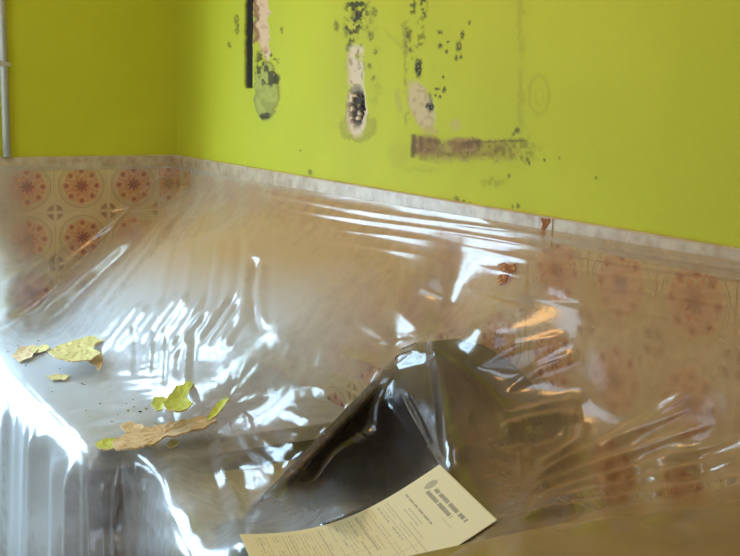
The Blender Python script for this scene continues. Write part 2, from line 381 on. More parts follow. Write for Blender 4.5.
    put(rect(372, 379, 15, 112, 3)*sstep(.4, .65, lf)*.35, (136, 130, 46))
    # 3: filled rectangle with mould along its edges and a brown band beneath
    put(rect(403, 408, 20, 128, 1.5)*sstep(.36, .6, fbm(px*.1, py*.06, 5))*.55, (140, 124, 60))
    put(rect(384, 404, 28, 34, 3, px, py-(px-384)*.9)*.22, (140, 136, 50))
    for x, y0, y1, m_ in ((413, -60, 14, .8), (424, -60, 18, .9), (408, 28, 54, .7), (421, 18, 46, .6), (415, 46, 60, .9), (418, 58, 76, .9)):
        put(rect(x-3, x+3, y0, y1, 2, sx, sy)*sstep(.42, .56, mf)*m_, (60, 52, 28))
    spot(418, 68, 3.6, 9, (46, 40, 24))
    f = ell(421, 106, 12, 24, .22, sx-(py-106)*.28, sy)*sstep(.2, .42, lf+.1); put(f*.85, (204, 178, 140)); dep += -.0015*f; put(f*sstep(.5, .66, mf)*.5, (172, 134, 96))
    put(rect(396, 402, 90, 112, 2)*.35, (170, 140, 92)); spot(456, 125, 4.5, 6, (192, 164, 116), .7); put(ell(430, 131, 7, 4, .5)*.45, (180, 150, 100))
    spot(429.5, 107, 3.8, 5.2, (38, 32, 22)); spot(430, 98, 2, 5, (84, 74, 40), .7)
    for x, y, rx, ry in ((459, 46, 3.2, 5.5), (462, 35, 2, 4.5), (456, 58, 1.6, 3), (461, 57, 1.6, 2.6), (440, 32, 3, 2.2), (440, 46, 3.2, 2.6), (449, 42, 1.5, 1.6), (470, 22, 1.5, 2.4), (444, 77, 1.6, 1.5), (438, 89, 3, 2), (445, 90, 1.8, 3), (440, 97, 2, 2), (447, 52, 1.4, 1.6), (436, 95, 1.5, 1.5)):
        spot(x, y, rx, ry, (54, 48, 26), .9)
    yb = 136+(px-412)*.03; th = 25-(px-412)*.05
    g_ = sstep(-2, 5, sy-yb+6*(lf-.5))*(1-sstep(-8, 5, sy-yb-th+16*(lf-.5)))*sstep(409, 415, px)*(1-sstep(480, 540, px+(lf-.5)*50))
    put(g_*(.55+.45*sstep(.35, .6, lf)), (140, 108, 58)); put(g_*sstep(.45, .68, mf)*.6, (104, 70, 40)); put(g_*sstep(.55, .75, fbm(px*.12, py*.2, 55))*.5, (176, 142, 92))
    put(rect(411, 415.5, 134, 158, 1.5, sx, sy)*.75, (88, 68, 34)); put((1-sstep(0, 2.0, np.abs(sy-(142-(px-470)*.03))))*rect(462, 527, 120, 160, 3)*.7, (96, 76, 36))
    put(ell(522, 150, 14, 14, .6)*sstep(.38, .6, mf)*.5, (116, 104, 40))
    for x, y, r in ((517, 130, 2.6), (514, 134, 1.8), (529, 163, 1.8), (527, 159, 1.6), (509, 176, 2), (518, 206, 2.2), (512, 207, 1.4), (457, 199, 2.6), (463, 202, 1.8), (470, 203, 1.4), (545, 160, 1.2), (560, 158, 1.2), (596, 178, 1.4), (300, 150, 1.2)):
        spot(x, y, r, r*1.1, (78, 72, 32), .85)
    put(ell(495, 182, 12, 6, .6)*(.15+.3*sstep(.45, .6, mf)), (124, 116, 40)); put(rect(518, 523, -60, 132, 2)*sstep(.3, .55, lf+.06)*.30, (140, 130, 48))
    put(((ell(539, 95, 11, 21, .18, sx, sy)-ell(539, 95, 8, 17, .2, sx, sy)).clip(0, 1)+(ell(539, 97, 5, 10, .25, sx, sy)-ell(539, 97, 3, 7, .25, sx, sy)).clip(0, 1)*.6)*.28, (134, 130, 44))
    put(ell(398, 155, 10, 12, .5)*.2, (150, 140, 50)); put(ell(422, 170, 16, 3, .5)*.2, (140, 140, 40))
    return col, dep
YA, YB, ZA, ZB = -.28, -1.95, Z0, Z0+.46
ys = np.linspace(YA, YB, 520); zs = np.linspace(ZA, ZB, 250)
YY, ZZ = np.meshgrid(ys, zs, indexing='ij'); P = np.stack([np.zeros(YY.size), YY.ravel(), ZZ.ravel()], 1)
d = P-CAM; zc = d@F_; pxw = 370+FPX*(d@R_)/zc; pyw = 278-FPX*(d@U_)/zc
dcol, ddep = damage(pxw, pyw)
edge = np.minimum(np.minimum(YY.ravel()-YB, YA-YY.ravel()), np.minimum(ZZ.ravel()-ZA, ZB-ZZ.ravel()))
ddep *= sstep(0, .01, edge); P[:, 0] = -ddep
ny, nz = YY.shape; idx = np.arange(ny*nz).reshape(ny, nz)
F1 = np.stack([idx[:-1, :-1].ravel(), idx[:-1, 1:].ravel(), idx[1:, 1:].ravel(), idx[1:, :-1].ravel()], 1)
verts = P.tolist(); faces = F1[:, ::-1].tolist()
def wq(y0, y1, z0, z1):
    k = len(verts); verts.extend([(0, y0, z0), (0, y1, z0), (0, y1, z1), (0, y0, z1)]); faces.append((k, k+1, k+2, k+3)[::-1])
wq(ROOM_Y, TH, 0, ZA); wq(ROOM_Y, TH, ZB, ROOM_H); wq(ROOM_Y, YB, ZA, ZB); wq(YA, TH, ZA, ZB)
k = len(verts); verts += [(TH, ROOM_Y, 0), (TH, TH, 0), (TH, TH, ROOM_H), (TH, ROOM_Y, ROOM_H)]; faces.append((k, k+1, k+2, k+3))
me = bpy.data.meshes.new('wall_right'); me.from_pydata(verts, [], faces)
ca = me.color_attributes.new('stain', 'FLOAT_COLOR', 'POINT'); full = np.zeros((len(verts), 4)); full[:len(dcol)] = dcol
ca.data.foreach_set('color', full.ravel()); me.update()
wall_right = tag(link('wall_right', me, M['damaged']), kind='structure')

# ------------------------------------------------------------------ tiles (each its own piece of the wall)
TW, THH, OZ = .156, .150, .011
def tile_mesh():
    bm = bmesh.new(); a, c, t = TW/2-.0012, THH/2-.0012, .006
    o = [bm.verts.new(v) for v in ((-a, 0, -c), (a, 0, -c), (a, 0, c), (-a, 0, c))]
    m1 = [bm.verts.new((v.co.x, -t+.0015, v.co.z)) for v in o]
    i = [bm.verts.new((v.co.x*(1-.0016/a), -t, v.co.z*(1-.0016/c))) for v in o]
    for q in range(4):
        r = (q+1) % 4; bm.faces.new((o[q], o[r], m1[r], m1[q])); bm.faces.new((m1[q], m1[r], i[r], i[q]))
    bm.faces.new(i); bm.faces.new(o[::-1]); bmesh.ops.recalc_face_normals(bm, faces=bm.faces[:])
    me = bpy.data.meshes.new('tile'); bm.to_mesh(me); bm.free(); me.materials.append(M['tile']); return me
tm = tile_mesh()
box('grout_bed', (WIN_X1, -.0005, -.0062, -.0002, Z0-.01-6*THH-.02, Z0), M['grout'], wall_left)
box('grout_bed', (-.0062, -.0002, -3.3, -.0005, Z0-.01-6*THH-.02, Z0), M['grout'], wall_right)
for row in range(6):
    z = Z0-OZ-THH*(row+.5)
    for k in range(-1, 4):
        x = -(.139+k*TW)
        if x < WIN_X1+.078 or x > -.0 - .078+.14: continue
        if k == -1: continue
        o = bpy.data.objects.new('tile', tm); COL.objects.link(o); o.location = (x, -.0021, z); o.parent = wall_left
    for k in range(-11, 9):
        y = -(1.843+k*TW)
        if y > -.08 or y < -3.25: continue
        o = bpy.data.objects.new('tile', tm); COL.objects.link(o); o.location = (-.0021, y, z); o.rotation_euler = (0, 0, -math.pi/2); o.parent = wall_right
# cut tile beside the corner on each wall
def strip_tile(parent, w_, cx, face):
    for row in range(6):
        z = Z0-OZ-THH*(row+.5); bm = bmesh.new(); add_box(bm, -w_/2, w_/2, -.006, 0, -THH/2+.0012, THH/2-.0012)
        o = from_bm('cut_tile', bm, M['tile'], parent)
        if face == 'L': o.location = (cx, -.0021, z)
        else: o.location = (-.0021, cx, z); o.rotation_euler = (0, 0, -math.pi/2)
strip_tile(wall_left, .0565, -.0305, 'L'); strip_tile(wall_right, .0395, -.0281, 'R')

# cloudy tape along the top of the dado
def tape(name, b, label):
    o = box(name, b, M['tape'], None); return tag(o, label, 'tape')
tape('masking_tape', (WIN_X1+.02, -.013, -.0102, -.0092, Z0-.040, Z0-.002), 'strip of cloudy tape along the tile top on the left wall')
tape('masking_tape', (-.0102, -.0092, -3.2, -.013, Z0-.042, Z0-.002), 'long strip of cloudy tape along the tile top on the mouldy wall')

# grey conduit on the left wall at the photo's left edge
cx = (CAM+ray(5, 80)*ty(5, 80, -.012))[0]
bm = bmesh.new(); add_cyl(bm, (0, 0, 0), (0, 0, ROOM_H-Z0-.01), .011, 16)
con = empty('conduit_pipe', (cx-.002, -.0135, Z0-.0)); 
from_bm('pipe', bm, M['conduit'], con, True)
for z in (.25, .8):
    bm = bmesh.new(); add_box(bm, -.016, .016, -.0125, .012, z, z+.012, .002); from_bm('clip', bm, M['conduit'], con)
tag(con, 'grey vertical conduit pipe on the left wall at the photo edge', 'pipe')

# ------------------------------------------------------------------ furniture under the sheet
furn = []
def fbox(nm, b, m, par, bev=.004):
    o = box(nm, b, M[m] if isinstance(m, str) else m, par, bev, tuple(par.location)); furn.append(o); return o
CT = Z0-.505                         # counter height
cab = empty('base_cabinet', (-.32, -.61, 0))
fbox('body', (-.585, -.02, -1.175, -.02, .1, CT-.035), 'wood', cab)
fbox('plinth', (-.54, -.02, -1.16, -.02, 0, .1), 'wood', cab, 0)
for y0, y1 in ((-1.165, -.79), (-.785, -.41), (-.405, -.03)):
    dr = fbox('door', (-.603, -.5855, y0, y1, .12, CT-.05), 'wood', cab)
    bm = bmesh.new(); add_cyl(bm, (-.612-cab.location[0]+.006, y0+.05-cab.location[1], CT-.2), (-.612-cab.location[0]+.006, y0+.05-cab.location[1], CT-.08), .005, 8)
    h = from_bm('handle', bm, M['metal'], dr)
for x0, x1 in ((-.584, -.53), (-.30, -.24), (-.10, -.03)):
    fbox('end_stile', (x0, x1, -1.187, -1.1755, .12, CT-.05), 'wood', cab)
tag(cab, 'brown wooden base cabinet in the corner under the plastic sheet', 'cabinet')
wt = box('worktop', (-.615, -.012, -1.205, -.012, CT-.034, CT), M['wood_top'], None, .004)
furn.append(wt); tag(wt, 'grey worktop in the corner with paint flakes above it', 'worktop')

chair = empty('upholstered_chair', (-.25, -1.74, 0)); co = np.array(chair.location)
def prism(nm, pts_a, pts_b, m, parent=chair, bev=.012):
    bm = bmesh.new(); A = [bm.verts.new(np.array(p)-co) for p in pts_a]; B = [bm.verts.new(np.array(p)-co) for p in pts_b]; n = len(A)
    bm.faces.new(A); bm.faces.new(B[::-1])
    for i in range(n): bm.faces.new((A[(i+1) % n], A[i], B[i], B[(i+1) % n]))
    if bev: bmesh.ops.bevel(bm, geom=bm.edges[:], offset=bev, segments=3, affect='EDGES')
    o = from_bm(nm, bm, M[m], parent, False); furn.append(o); return o
# backrest: slab with an arched top
prof = [(-1.53, -.275), (-1.60, -.245), (-1.70, -.24), (-1.80, -.262), (-1.90, -.31), (-1.93, -.36)]
lo = Z0-.86
pa = [(-.135, y, Z0+z) for y, z in prof]+[(-.17, -1.93, lo), (-.17, -1.53, lo)]
pb = [(-.03, y, Z0+z) for y, z in prof]+[(-.05, -1.93, lo), (-.05, -1.53, lo)]
prism('backrest', pa, pb, 'fabric')
# far wing with its long sloping top edge, near wing lower
A_ = np.array([-.10, -1.535, Z0-.285]); B_ = np.array([-.475, -1.63, Z0-.525])
t_ = np.array([.012, .055, 0.])
wg = prism('side_wing', [A_, B_, (B_[0], B_[1], lo), (A_[0], A_[1], lo)], [A_+t_, B_+t_, (B_[0]+t_[0], B_[1]+t_[1], lo), (A_[0]+t_[0], A_[1]+t_[1], lo)], 'fabric')
bm = bmesh.new(); add_cyl(bm, A_+np.array([0, .004, .004])-co, B_+np.array([0, .004, .004])-co, .009, 10); pp = from_bm('piping', bm, M['fabric_edge'], wg, True); furn.append(pp)
A2 = np.array([-.12, -1.96, Z0-.40]); B2 = np.array([-.47, -1.90, Z0-.56]); t2 = np.array([0, -.05, 0])
prism('side_wing', [A2, B2, (B2[0], B2[1], lo), (A2[0], A2[1], lo)], [A2+t2, B2+t2, (B2[0], B2[1]+t2[1], lo), (A2[0], A2[1]+t2[1], lo)], 'fabric')
prism('seat', [(-.50, -1.90, lo-.02), (-.15, -1.91, lo-.02), (-.15, -1.54, lo-.02), (-.50, -1.63, lo-.02)], [(-.50, -1.90, lo+.10), (-.15, -1.91, lo+.10), (-.15, -1.54, lo+.10), (-.50, -1.63, lo+.10)], 'fabric')
for x, y in ((-.46, -1.87), (-.46, -1.67), (-.12, -1.88), (-.12, -1.58)):
    bm = bmesh.new(); add_cyl(bm, np.array((x, y, 0))-co, np.array((x, y, lo-.01))-co, .016, 10, .024); from_bm('leg', bm, M['wood'], chair, True)
tag(chair, 'dark brown upholstered high-back chair under the clear sheet against the wall', 'chair')

lc = empty('low_cabinet', (-.225, -1.34, 0))
fbox('body', (-.46, -.03, -1.46, -1.21, .06, Z0-.60), 'olive_light', lc)
fbox('lid', (-.47, -.02, -1.465, -1.208, Z0-.60, Z0-.575), 'olive_light', lc)
fbox('plinth', (-.44, -.05, -1.45, -1.22, 0, .06), 'olive_light', lc, 0)
tag(lc, 'low pale olive cabinet in the gap between the worktop and the dark chair', 'cabinet')
nb = empty('side_cabinet', (-.32, -2.62, 0))
fbox('body', (-.60, -.03, -2.95, -2.30, .08, Z0-.335), 'olive', nb)
fbox('top_panel', (-.615, -.02, -2.96, -2.29, Z0-.335, Z0-.31), 'olive', nb)
fbox('plinth', (-.57, -.05, -2.93, -2.32, 0, .08), 'olive', nb, 0)
tag(nb, 'olive side cabinet under the sheet at the lower right corner', 'cabinet')
bpy.context.view_layer.update()

# ------------------------------------------------------------------ plastic sheet
# control points: where the sheet lies on, or hangs off, the room's surfaces
K = []
def c(px, py, kind, v):
    t = {'x': tx, 'y': ty, 'z': tz}[kind](px, py, v); K.append((px, py, 1/t))
for x in (-110, -40, 20, 70, 120, 170): c(x, 166, 'y', -.013)
for x, y in ((-110, 230), (-40, 230), (20, 230), (80, 215), (130, 188)): c(x, y, 'y', -.016)
def c3(x, y, z):
    q = proj((x, y, Z0+z)); K.append((q[0], q[1], 1/q[2]))
for x, y, v in ((-110, 300, -.03), (-40, 300, -.03), (10, 290, -.03), (50, 262, -.025), (110, 215, -.022), (-40, 330, -.06)): c(x, y, 'y', v)
for x in (190, 240, 300, 360, 420, 480, 540, 600, 660, 740, 850): c(x, 155+(x-178)*.164+17, 'x', -.014)
# the slope: sections across the worktop, from the tape on the wall to the furniture
secA = ((-.014, -.042), (-.09, -.125), (-.18, -.22), (-.27, -.315), (-.35, -.40), (-.42, -.468), (-.49, -.490))
secC = ((-.014, -.042), (-.045, -.125), (-.075, -.195), (-.12, -.26), (-.22, -.335), (-.33, -.405), (-.44, -.485))
for y in (-.06, -.25, -.45, -.65, -.85, -1.05):
    s_ = min(max((-y-.90)/.6, 0), 1)
    for (x, z), (x2, z2) in list(zip(secA, secC))[1 if y > -.1 else 0:]: c3(x+(x2-x)*s_, y, z+(z2-z)*s_)
for x, z in ((-.075, -.125), (-.145, -.205), (-.22, -.285), (-.30, -.365), (-.37, -.44), (-.44, -.485)): c3(x, -1.20, z)
for x, z in ((-.055, -.125), (-.105, -.20), (-.16, -.27), (-.24, -.35), (-.31, -.425), (-.38, -.482), (-.46, -.512)): c3(x, -1.38, z)
for x, z in ((-.042, -.13), (-.078, -.20), (-.105, -.243)): c3(x, -1.52, z)
for q in np.linspace(0, 1, 7): c3(*(A_+t_*.5+(B_-A_)*q+np.array([0, 0, .014-Z0])))
for x, z in ((-.028, -.13), (-.045, -.19), (-.08, -.222), (-.13, -.243)): c3(x, -1.62, z)
# worktop
for x, y in ((-.55, -.2), (-.595, -.35), (-.53, -.5), (-.60, -.6), (-.54, -.8), (-.60, -.9), (-.48, -.9), (-.55, -1.05), (-.45, -1.12), (-.60, -1.15), (-.52, -1.17), (-.55, -.35), (-.36, -1.19)): c3(x, y, -.494)
for y in (-.4, -.6, -.8, -1.0, -1.19): c3(-.612, y, -.494); c3(-.626, y, -.506); c3(-.632, y, -.535)
# left side and front end of the cabinet
for x, y in ((-30, 350), (-20, 400), (5, 400), (30, 430), (55, 456), (75, 480), (0, 470), (40, 510), (75, 530), (60, 600), (0, 600), (-60, 480), (-100, 600), (-100, 400), (75, 690), (0, 690), (-100, 690)): c(x, y, 'x', -.632 if y < 440 else -.6265)
for x, y, v in ((100, 466, -1.222), (105, 500, -1.225), (130, 500, -1.235), (110, 560, -1.235), (128, 530, -1.235), (135, 570, -1.245), (110, 690, -1.26), (150, 640, -1.27), (122, 470, -1.222)): c(x, y, 'y', v)
# span from the worktop's end down into the gap and up onto the chair wing
for x, y, z in ((150, 447, -.496), (170, 475, -.487), (195, 512, -.468), (228, 556, -.445), (262, 602, -.43),          # taut ridge from the worktop's end to the page
                (140, 462, -.512), (155, 500, -.522), (170, 530, -.515), (195, 556, -.485), (165, 556, -.548), (230, 610, -.48), (190, 610, -.58),   # its left flank
                (190, 452, -.510), (205, 490, -.522), (222, 525, -.500),                                                           # valley
                (215, 430, -.500), (222, 470, -.498), (234, 515, -.465),                                                           # second ridge
                (250, 488, -.508)): c(x, y, 'z', z)
for x, y, z in ((400, 420, -.365), (360, 450, -.425), (412, 448, -.375), (320, 488, -.475), (380, 474, -.41)): c(x, y, 'z', z)
# ridge from the chair's top corner to the paper, paper's seat
for x, y, z in ((436, 360, -.262), (438, 400, -.275), (440, 440, -.292), (441, 465, -.305), (497, 522, -.305), (470, 495, -.307), (240, 537, -.405), (340, 508, -.352), (300, 560, -.42), (400, 540, -.37), (440, 556, -.37), (330, 610, -.42), (250, 600, -.47), (200, 620, -.56), (420, 640, -.39)): c(x, y, 'z', z)
# over the backrest towards the wall
for x, y, v in ((470, 322, -.118), (510, 320, -.100), (560, 360, -.075), (590, 395, -.065), (585, 300, -.028), (640, 300, -.025), (700, 330, -.022), (640, 370, -.035), (700, 400, -.035), (740, 440, -.035), (850, 420, -.035), (850, 330, -.02)): c(x, y, 'x', v)
for x, y, v in ((480, 370, -.14), (520, 390, -.12), (480, 420, -.22), (540, 430, -.15), (500, 470, -.29), (560, 470, -.18), (620, 450, -.09), (680, 450, -.06), (640, 490, -.13), (580, 500, -.26), (700, 480, -.07)): c(x, y, 'x', v)
for x, y in ((540, 516), (600, 506), (660, 496), (720, 487), (560, 545), (660, 540), (740, 520), (620, 600), (740, 600), (850, 560), (850, 690), (620, 690), (520, 640), (500, 560)): c(x, y, 'z', -.296)

K = np.array(K)
def tps_fit(K, lam=8e-4):
    S = 100.0; X = K[:, :2]/S; n = len(K)
    r2 = ((X[:, None]-X[None])**2).sum(2); Phi = .5*r2*np.log(r2+1e-12)
    A = np.zeros((n+3, n+3)); A[:n, :n] = Phi+lam*n*np.eye(n)*.05; A[:n, n] = 1; A[:n, n+1:] = X; A[n, :n] = 1; A[n+1:, :n] = X.T
    sol = np.linalg.solve(A, np.concatenate([K[:, 2], [0, 0, 0]]))
    def ev(px, py):
        q = np.stack([px, py], 1)/S; out = np.empty(len(q))
        for s in range(0, len(q), 20000):
            b = q[s:s+20000]; r2 = ((b[:, None]-X[None])**2).sum(2)
            out[s:s+20000] = (.5*r2*np.log(r2+1e-12))@sol[:n]+sol[n]+b@sol[n+1:]
        return out
    return ev
ev = tps_fit(K)
# the paper that lies on the sheet: corner sight lines + heights (top-left, top-right, bottom-left) of an A4 page
pTL = atz(440, 465, -.30); pTR = atz(497, 520, -.30); pBL = atz(240, 535, -.40)
pTR = pTL+(pTR-pTL)/np.linalg.norm(pTR-pTL)*.210
pBR = pTR+(pBL-pTL)
def paper_pt(u, v):                                  # u across the page, v from its head to its foot
    p = pTL*(1-u)*(1-v)+pTR*u*(1-v)+pBL*(1-u)*v+pBR*u*v
    sag = -.030*np.sin(np.pi*np.clip(v, 0, 1))
    return p+np.array([0, 0, 1.0])*sag
NU, NV = 540, 330
us = np.linspace(-45, 850, NU)
ytop = 166+np.maximum(0, us-183)*.164+4*sstep(180, 240, us)
vv = np.linspace(0, 1, NV)
PX = np.repeat(us[:, None], NV, 1); PY = ytop[:, None]+vv[None]*(690-ytop[:, None])
px, py = PX.ravel(), PY.ravel()
iw = ev(px, py)
D = F_[None]+R_[None]*((px-370)/FPX)[:, None]-U_[None]*((py-278)/FPX)[:, None]
def clampwalls(t):
    t = np.minimum(t, np.where(D[:, 0] > 1e-6, (-.0125-CAM[0])/np.where(D[:, 0] > 1e-6, D[:, 0], 1), 1e9))
    return np.minimum(t, np.where(D[:, 1] > 1e-6, (-.0125-CAM[1])/np.where(D[:, 1] > 1e-6, D[:, 1], 1), 1e9))
t = clampwalls(1/np.clip(iw, .05, 5))
# rest on the furniture
vs, fs = [], []
for o in furn:
    k = len(vs); mw = o.matrix_world
    vs += [mw @ v.co for v in o.data.vertices]; fs += [[k+i for i in p.vertices] for p in o.data.polygons]
bvh = BVHTree.FromPolygons(vs, fs)
def rest(t, gap):
    org = Vector(CAM); out = t.copy()
    for i in range(len(t)):
        d = Vector(D[i]); L = d.length
        h = bvh.ray_cast(org, d/L, 12)
        if h[0] is not None:
            th = h[3]/L
            if th-gap < out[i]: out[i] = th-gap
    return out
def smooth(t, n):
    g = t.reshape(NU, NV).copy()
    for _ in range(n):
        g[1:-1] = (g[:-2]+2*g[1:-1]+g[2:])/4
        g[:, 1:-1] = (g[:, :-2]+2*g[:, 1:-1]+g[:, 2:])/4
    return g.ravel()
t_free = t.copy(); t = rest(t, .012)
t = smooth(t, 10)
S0 = CAM[None]+D*t[:, None]
G = S0.reshape(NU, NV, 3)
du = np.gradient(G, axis=0); dv = np.gradient(G, axis=1)
NRM = np.cross(du, dv); NRM /= np.linalg.norm(NRM, axis=2, keepdims=True)+1e-12
NRM = NRM.reshape(-1, 3); NRM *= np.where((NRM*D).sum(1) > 0, -1, 1)[:, None]

disp = np.zeros(len(px))
def stroke(pts, w, amp, sharp=False, taper=(.15, .15), side=None):
    """a fold: ridge (amp in mm) of half-width w along a polyline"""
    global disp
    pts = np.array(pts, float); seg = np.diff(pts, axis=0); L = np.hypot(seg[:, 0], seg[:, 1]); cum = np.concatenate([[0], np.cumsum(L)])
    W5 = 5*max(w, side or 0)*(.6 if side else 1)
    bx = (px > pts[:, 0].min()-W5) & (px < pts[:, 0].max()+W5) & (py > pts[:, 1].min()-W5) & (py < pts[:, 1].max()+W5)
    ii = np.where(bx)[0]; best = np.full(len(ii), 1e9); sp = np.zeros(len(ii))
    for k in range(len(seg)):
        q = np.stack([px[ii], py[ii]], 1)-pts[k]; s = np.clip((q@seg[k])/(L[k]**2+1e-9), 0, 1)
        dd = np.hypot(*(q-s[:, None]*seg[k]).T); m = dd < best; best[m] = dd[m]; sp[m] = (cum[k]+s[m]*L[k])/cum[-1]
    tp = sstep(0, max(taper[0], 1e-3), sp)*sstep(0, max(taper[1], 1e-3), 1-sp) if taper else 1
    if side is not None:                     # different half-width to the left of the line's direction
        sg = np.zeros(len(ii))
        for k in range(len(seg)):
            q = np.stack([px[ii], py[ii]], 1)-pts[k]; s = np.clip((q@seg[k])/(L[k]**2+1e-9), 0, 1); dd = np.hypot(*(q-s[:, None]*seg[k]).T)
            m = dd <= best+1e-9; sg[m] = (seg[k][0]*q[:, 1]-seg[k][1]*q[:, 0])[m]
        wl = np.where(sg > 0, side, w)
        prof = np.exp(-(best/wl)**2)
    else: prof = np.exp(-best/w) if sharp else np.exp(-(best/w)**2)
    disp[ii] += amp*.001*prof*tp
def fan(cx, cy, a0, a1, n, r0, r1, w, amp, jit=.35, sharp=True):
    for i in range(n):
        a = math.radians(a0+(a1-a0)*(i+.5)/n+random.uniform(-jit, jit)*(a1-a0)/n)
        ra, rb = r0*random.uniform(.8, 1.3), r1*random.uniform(.6, 1.1)
        b = a+random.uniform(-.06, .06)
        stroke([(cx+ra*math.cos(a), cy+ra*math.sin(a)), (cx+rb*.5*math.cos((a+b)/2), cy+rb*.5*math.sin((a+b)/2)), (cx+rb*math.cos(b), cy+rb*math.sin(b))], w*random.uniform(.7, 1.4), amp*random.uniform(.5, 1.3), sharp, (.25, .35))
def combed(quad, n, w, amp, sharp=False, jit=.4, lj=.12):
    """roughly parallel folds between two edges (a-b and c-d) of a quad"""
    a, b, c_, d_ = [np.array(q, float) for q in quad]
    for i in range(n):
        s = (i+.5+random.uniform(-jit, jit))/n
        p = a+(b-a)*s; q = d_+(c_-d_)*s
        s0, s1 = random.uniform(-lj, lj), 1+random.uniform(-lj, lj)
        mid = (p+q)/2+np.random.uniform(-1.5, 1.5, 2)
        stroke([p+(q-p)*s0, mid, p+(q-p)*s1], w*random.uniform(.6, 1.4), amp*random.uniform(.3, 1.2)*random.choice((1, 1, -.7)), sharp, (.2, .2))
# the big fold falling from the room corner to the left
stroke([(188, 172), (125, 232), (65, 290), (5, 338), (-60, 372)], 9, 30, False, (.1, .05), 7)
stroke([(186, 180), (130, 240), (75, 295), (30, 335)], 6, 22, False, (.1, .1), 10)
stroke([(184, 176), (110, 228), (40, 288), (-20, 322)], 5, 9, False, (.1, .05))
stroke([(178, 178), (90, 228), (20, 272), (-30, 296)], 4, 6, False, (.1, .05))
stroke([(170, 195), (105, 258), (55, 305)], 6, -9, False)
combed([(184, 180), (170, 172), (-30, 290), (0, 345)], 7, 2.2, 2.2, True)
# fine curtain-like folds on the slope, folds fanning to the worktop
combed([(170, 235), (262, 235), (255, 330), (150, 330)], 12, 3.6, 3.2)
combed([(205, 185), (150, 230), (30, 335), (110, 318)], 13, 3.0, 4.0)
stroke([(256, 255), (251, 290), (254, 320), (262, 335)], 5, -8)
stroke([(264, 262), (258, 295), (264, 330)], 5, 5)
combed([(130, 318), (205, 330), (200, 388), (130, 378)], 7, 3.4, 9.0)
combed([(115, 296), (262, 300), (225, 352), (72, 350)], 17, 3.2, 9.0, False, .4, .2)
# fine level wrinkles on the worktop
combed([(30, 365), (75, 440), (190, 420), (150, 360)], 22, 2.2, 1.5)
combed([(50, 385), (85, 430), (150, 425), (120, 380)], 8, 1.6, 1.6, True)
# hanging side: long vertical folds
combed([(0, 372), (86, 458), (86, 640), (-8, 640)], 13, 3.4, 13, False, .4, .05)
combed([(0, 372), (86, 458), (86, 640), (-8, 640)], 17, 1.3, 2.2, True, .45, .2)
combed([(-100, 380), (0, 372), (0, 640), (-100, 640)], 9, 5, 5)
combed([(88, 458), (135, 468), (150, 640), (90, 640)], 7, 3.0, 8, False, .4, .05)
stroke([(86, 455), (60, 427), (30, 396), (0, 364)], 2.5, 3.5, False)
# crumple at the worktop's end corner
fan(92, 452, -150, 60, 10, 3, 22, 1.6, 2.2)
fan(122, 452, 55, 120, 6, 4, 70, 2.8, 4.0, .4, False)
# big sweeping folds under the strip of plaster
combed([(150, 490), (168, 482), (222, 560), (160, 560)], 5, 4, 1.6, False, .45, .3)
fan(108, 462, 50, 100, 7, 10, 110, 2.4, 2.4)
# fan of folds from the peak at the end of the strip of plaster
fan(226, 410, -110, -60, 5, 4, 50, 1.8, 1.6)
# the long bright fold onto the chair wing
combed([(262, 335), (345, 360), (330, 378), (255, 356)], 9, 2.0, .8, True)
# pulled folds over the wing to the paper
for a, b in (((403, 388), (442, 468)), ((408, 388), (440, 462)), ((345, 430), (392, 468)), ((352, 428), (398, 466)), ((300, 492), (325, 518)), ((292, 486), (312, 520)), ((385, 402), (418, 446))):
    stroke([a, ((a[0]+b[0])/2+2, (a[1]+b[1])/2), b], 1.8, 3.2, True, (.1, .1))
# ridge from the chair's top corner
stroke([(436, 330), (444, 380), (452, 425), (462, 466)], 22, 16, False, (.10, .08), 9)
stroke([(452, 400), (448, 440), (452, 465)], 5, 4)
fan(440, 468, -80, -50, 5, 10, 70, 2.4, 2.2)
fan(434, 336, 60, 110, 4, 6, 60, 2.4, 1.8)
stroke([(436, 334), (400, 338), (365, 345)], 1.6, 2.0, True)
# stretched ripples under the tape
for k, (off, w_, a_) in enumerate(((24, 2.0, 3.6), (34, 1.8, 4.0), (47, 2.4, 1.6), (62, 2.6, 1.2), (84, 2.6, .8))):
    pts = [(x, 155+(x-178)*.164+off*(.62 if x < 260 else 1)+2.0*math.sin(x*.021+k)+(0 if k else (x-400)*-.01)) for x in range(230+20*k, 790, 40)]
    stroke(pts, w_, a_, False, (.2, .05))
stroke([(395, 206), (430, 211), (470, 216), (520, 233)], 2, 3, True)
stroke([(690, 262), (740, 271), (800, 281)], 1.8, 2.2, True); stroke([(700, 290), (760, 300)], 2, 2, True); stroke([(720, 330), (790, 344)], 2, 2, True)
# warm crumple on the right and the pulled folds to the wall
stroke([(496, 420), (530, 413), (560, 404), (588, 396)], 6, 8, False, (.1, .2), 2.8)
stroke([(500, 434), (530, 424), (560, 418), (583, 418)], 8, 14, False, (.1, .1), 5)
stroke([(585, 422), (582, 440), (560, 455), (535, 470)], 5, 9, False, (.1, .1))
stroke([(515, 450), (540, 440), (562, 432)], 3.5, -5); stroke([(496, 446), (520, 440), (540, 438)], 3.5, -6)
combed([(500, 425), (580, 410), (570, 465), (505, 470)], 14, 2.2, 2.2, True, .45, .3)
for a, b, am, w_ in (((522, 486), (700, 402), 5, 3.6), ((520, 496), (720, 420), 6, 3.2), ((525, 505), (745, 436), 6.5, 3.4), ((520, 514), (760, 452), 7, 3.6), ((512, 520), (790, 470), 5.5, 3.0), ((540, 480), (660, 408), 3.5, 3), ((560, 530), (790, 500), 3.5, 5), ((600, 452), (700, 385), 2.5, 4)):
    stroke([a, ((a[0]+b[0])/2, (a[1]+b[1])/2+2), b], w_*1.5, am*1.7, False, (.12, .35), w_*.9)
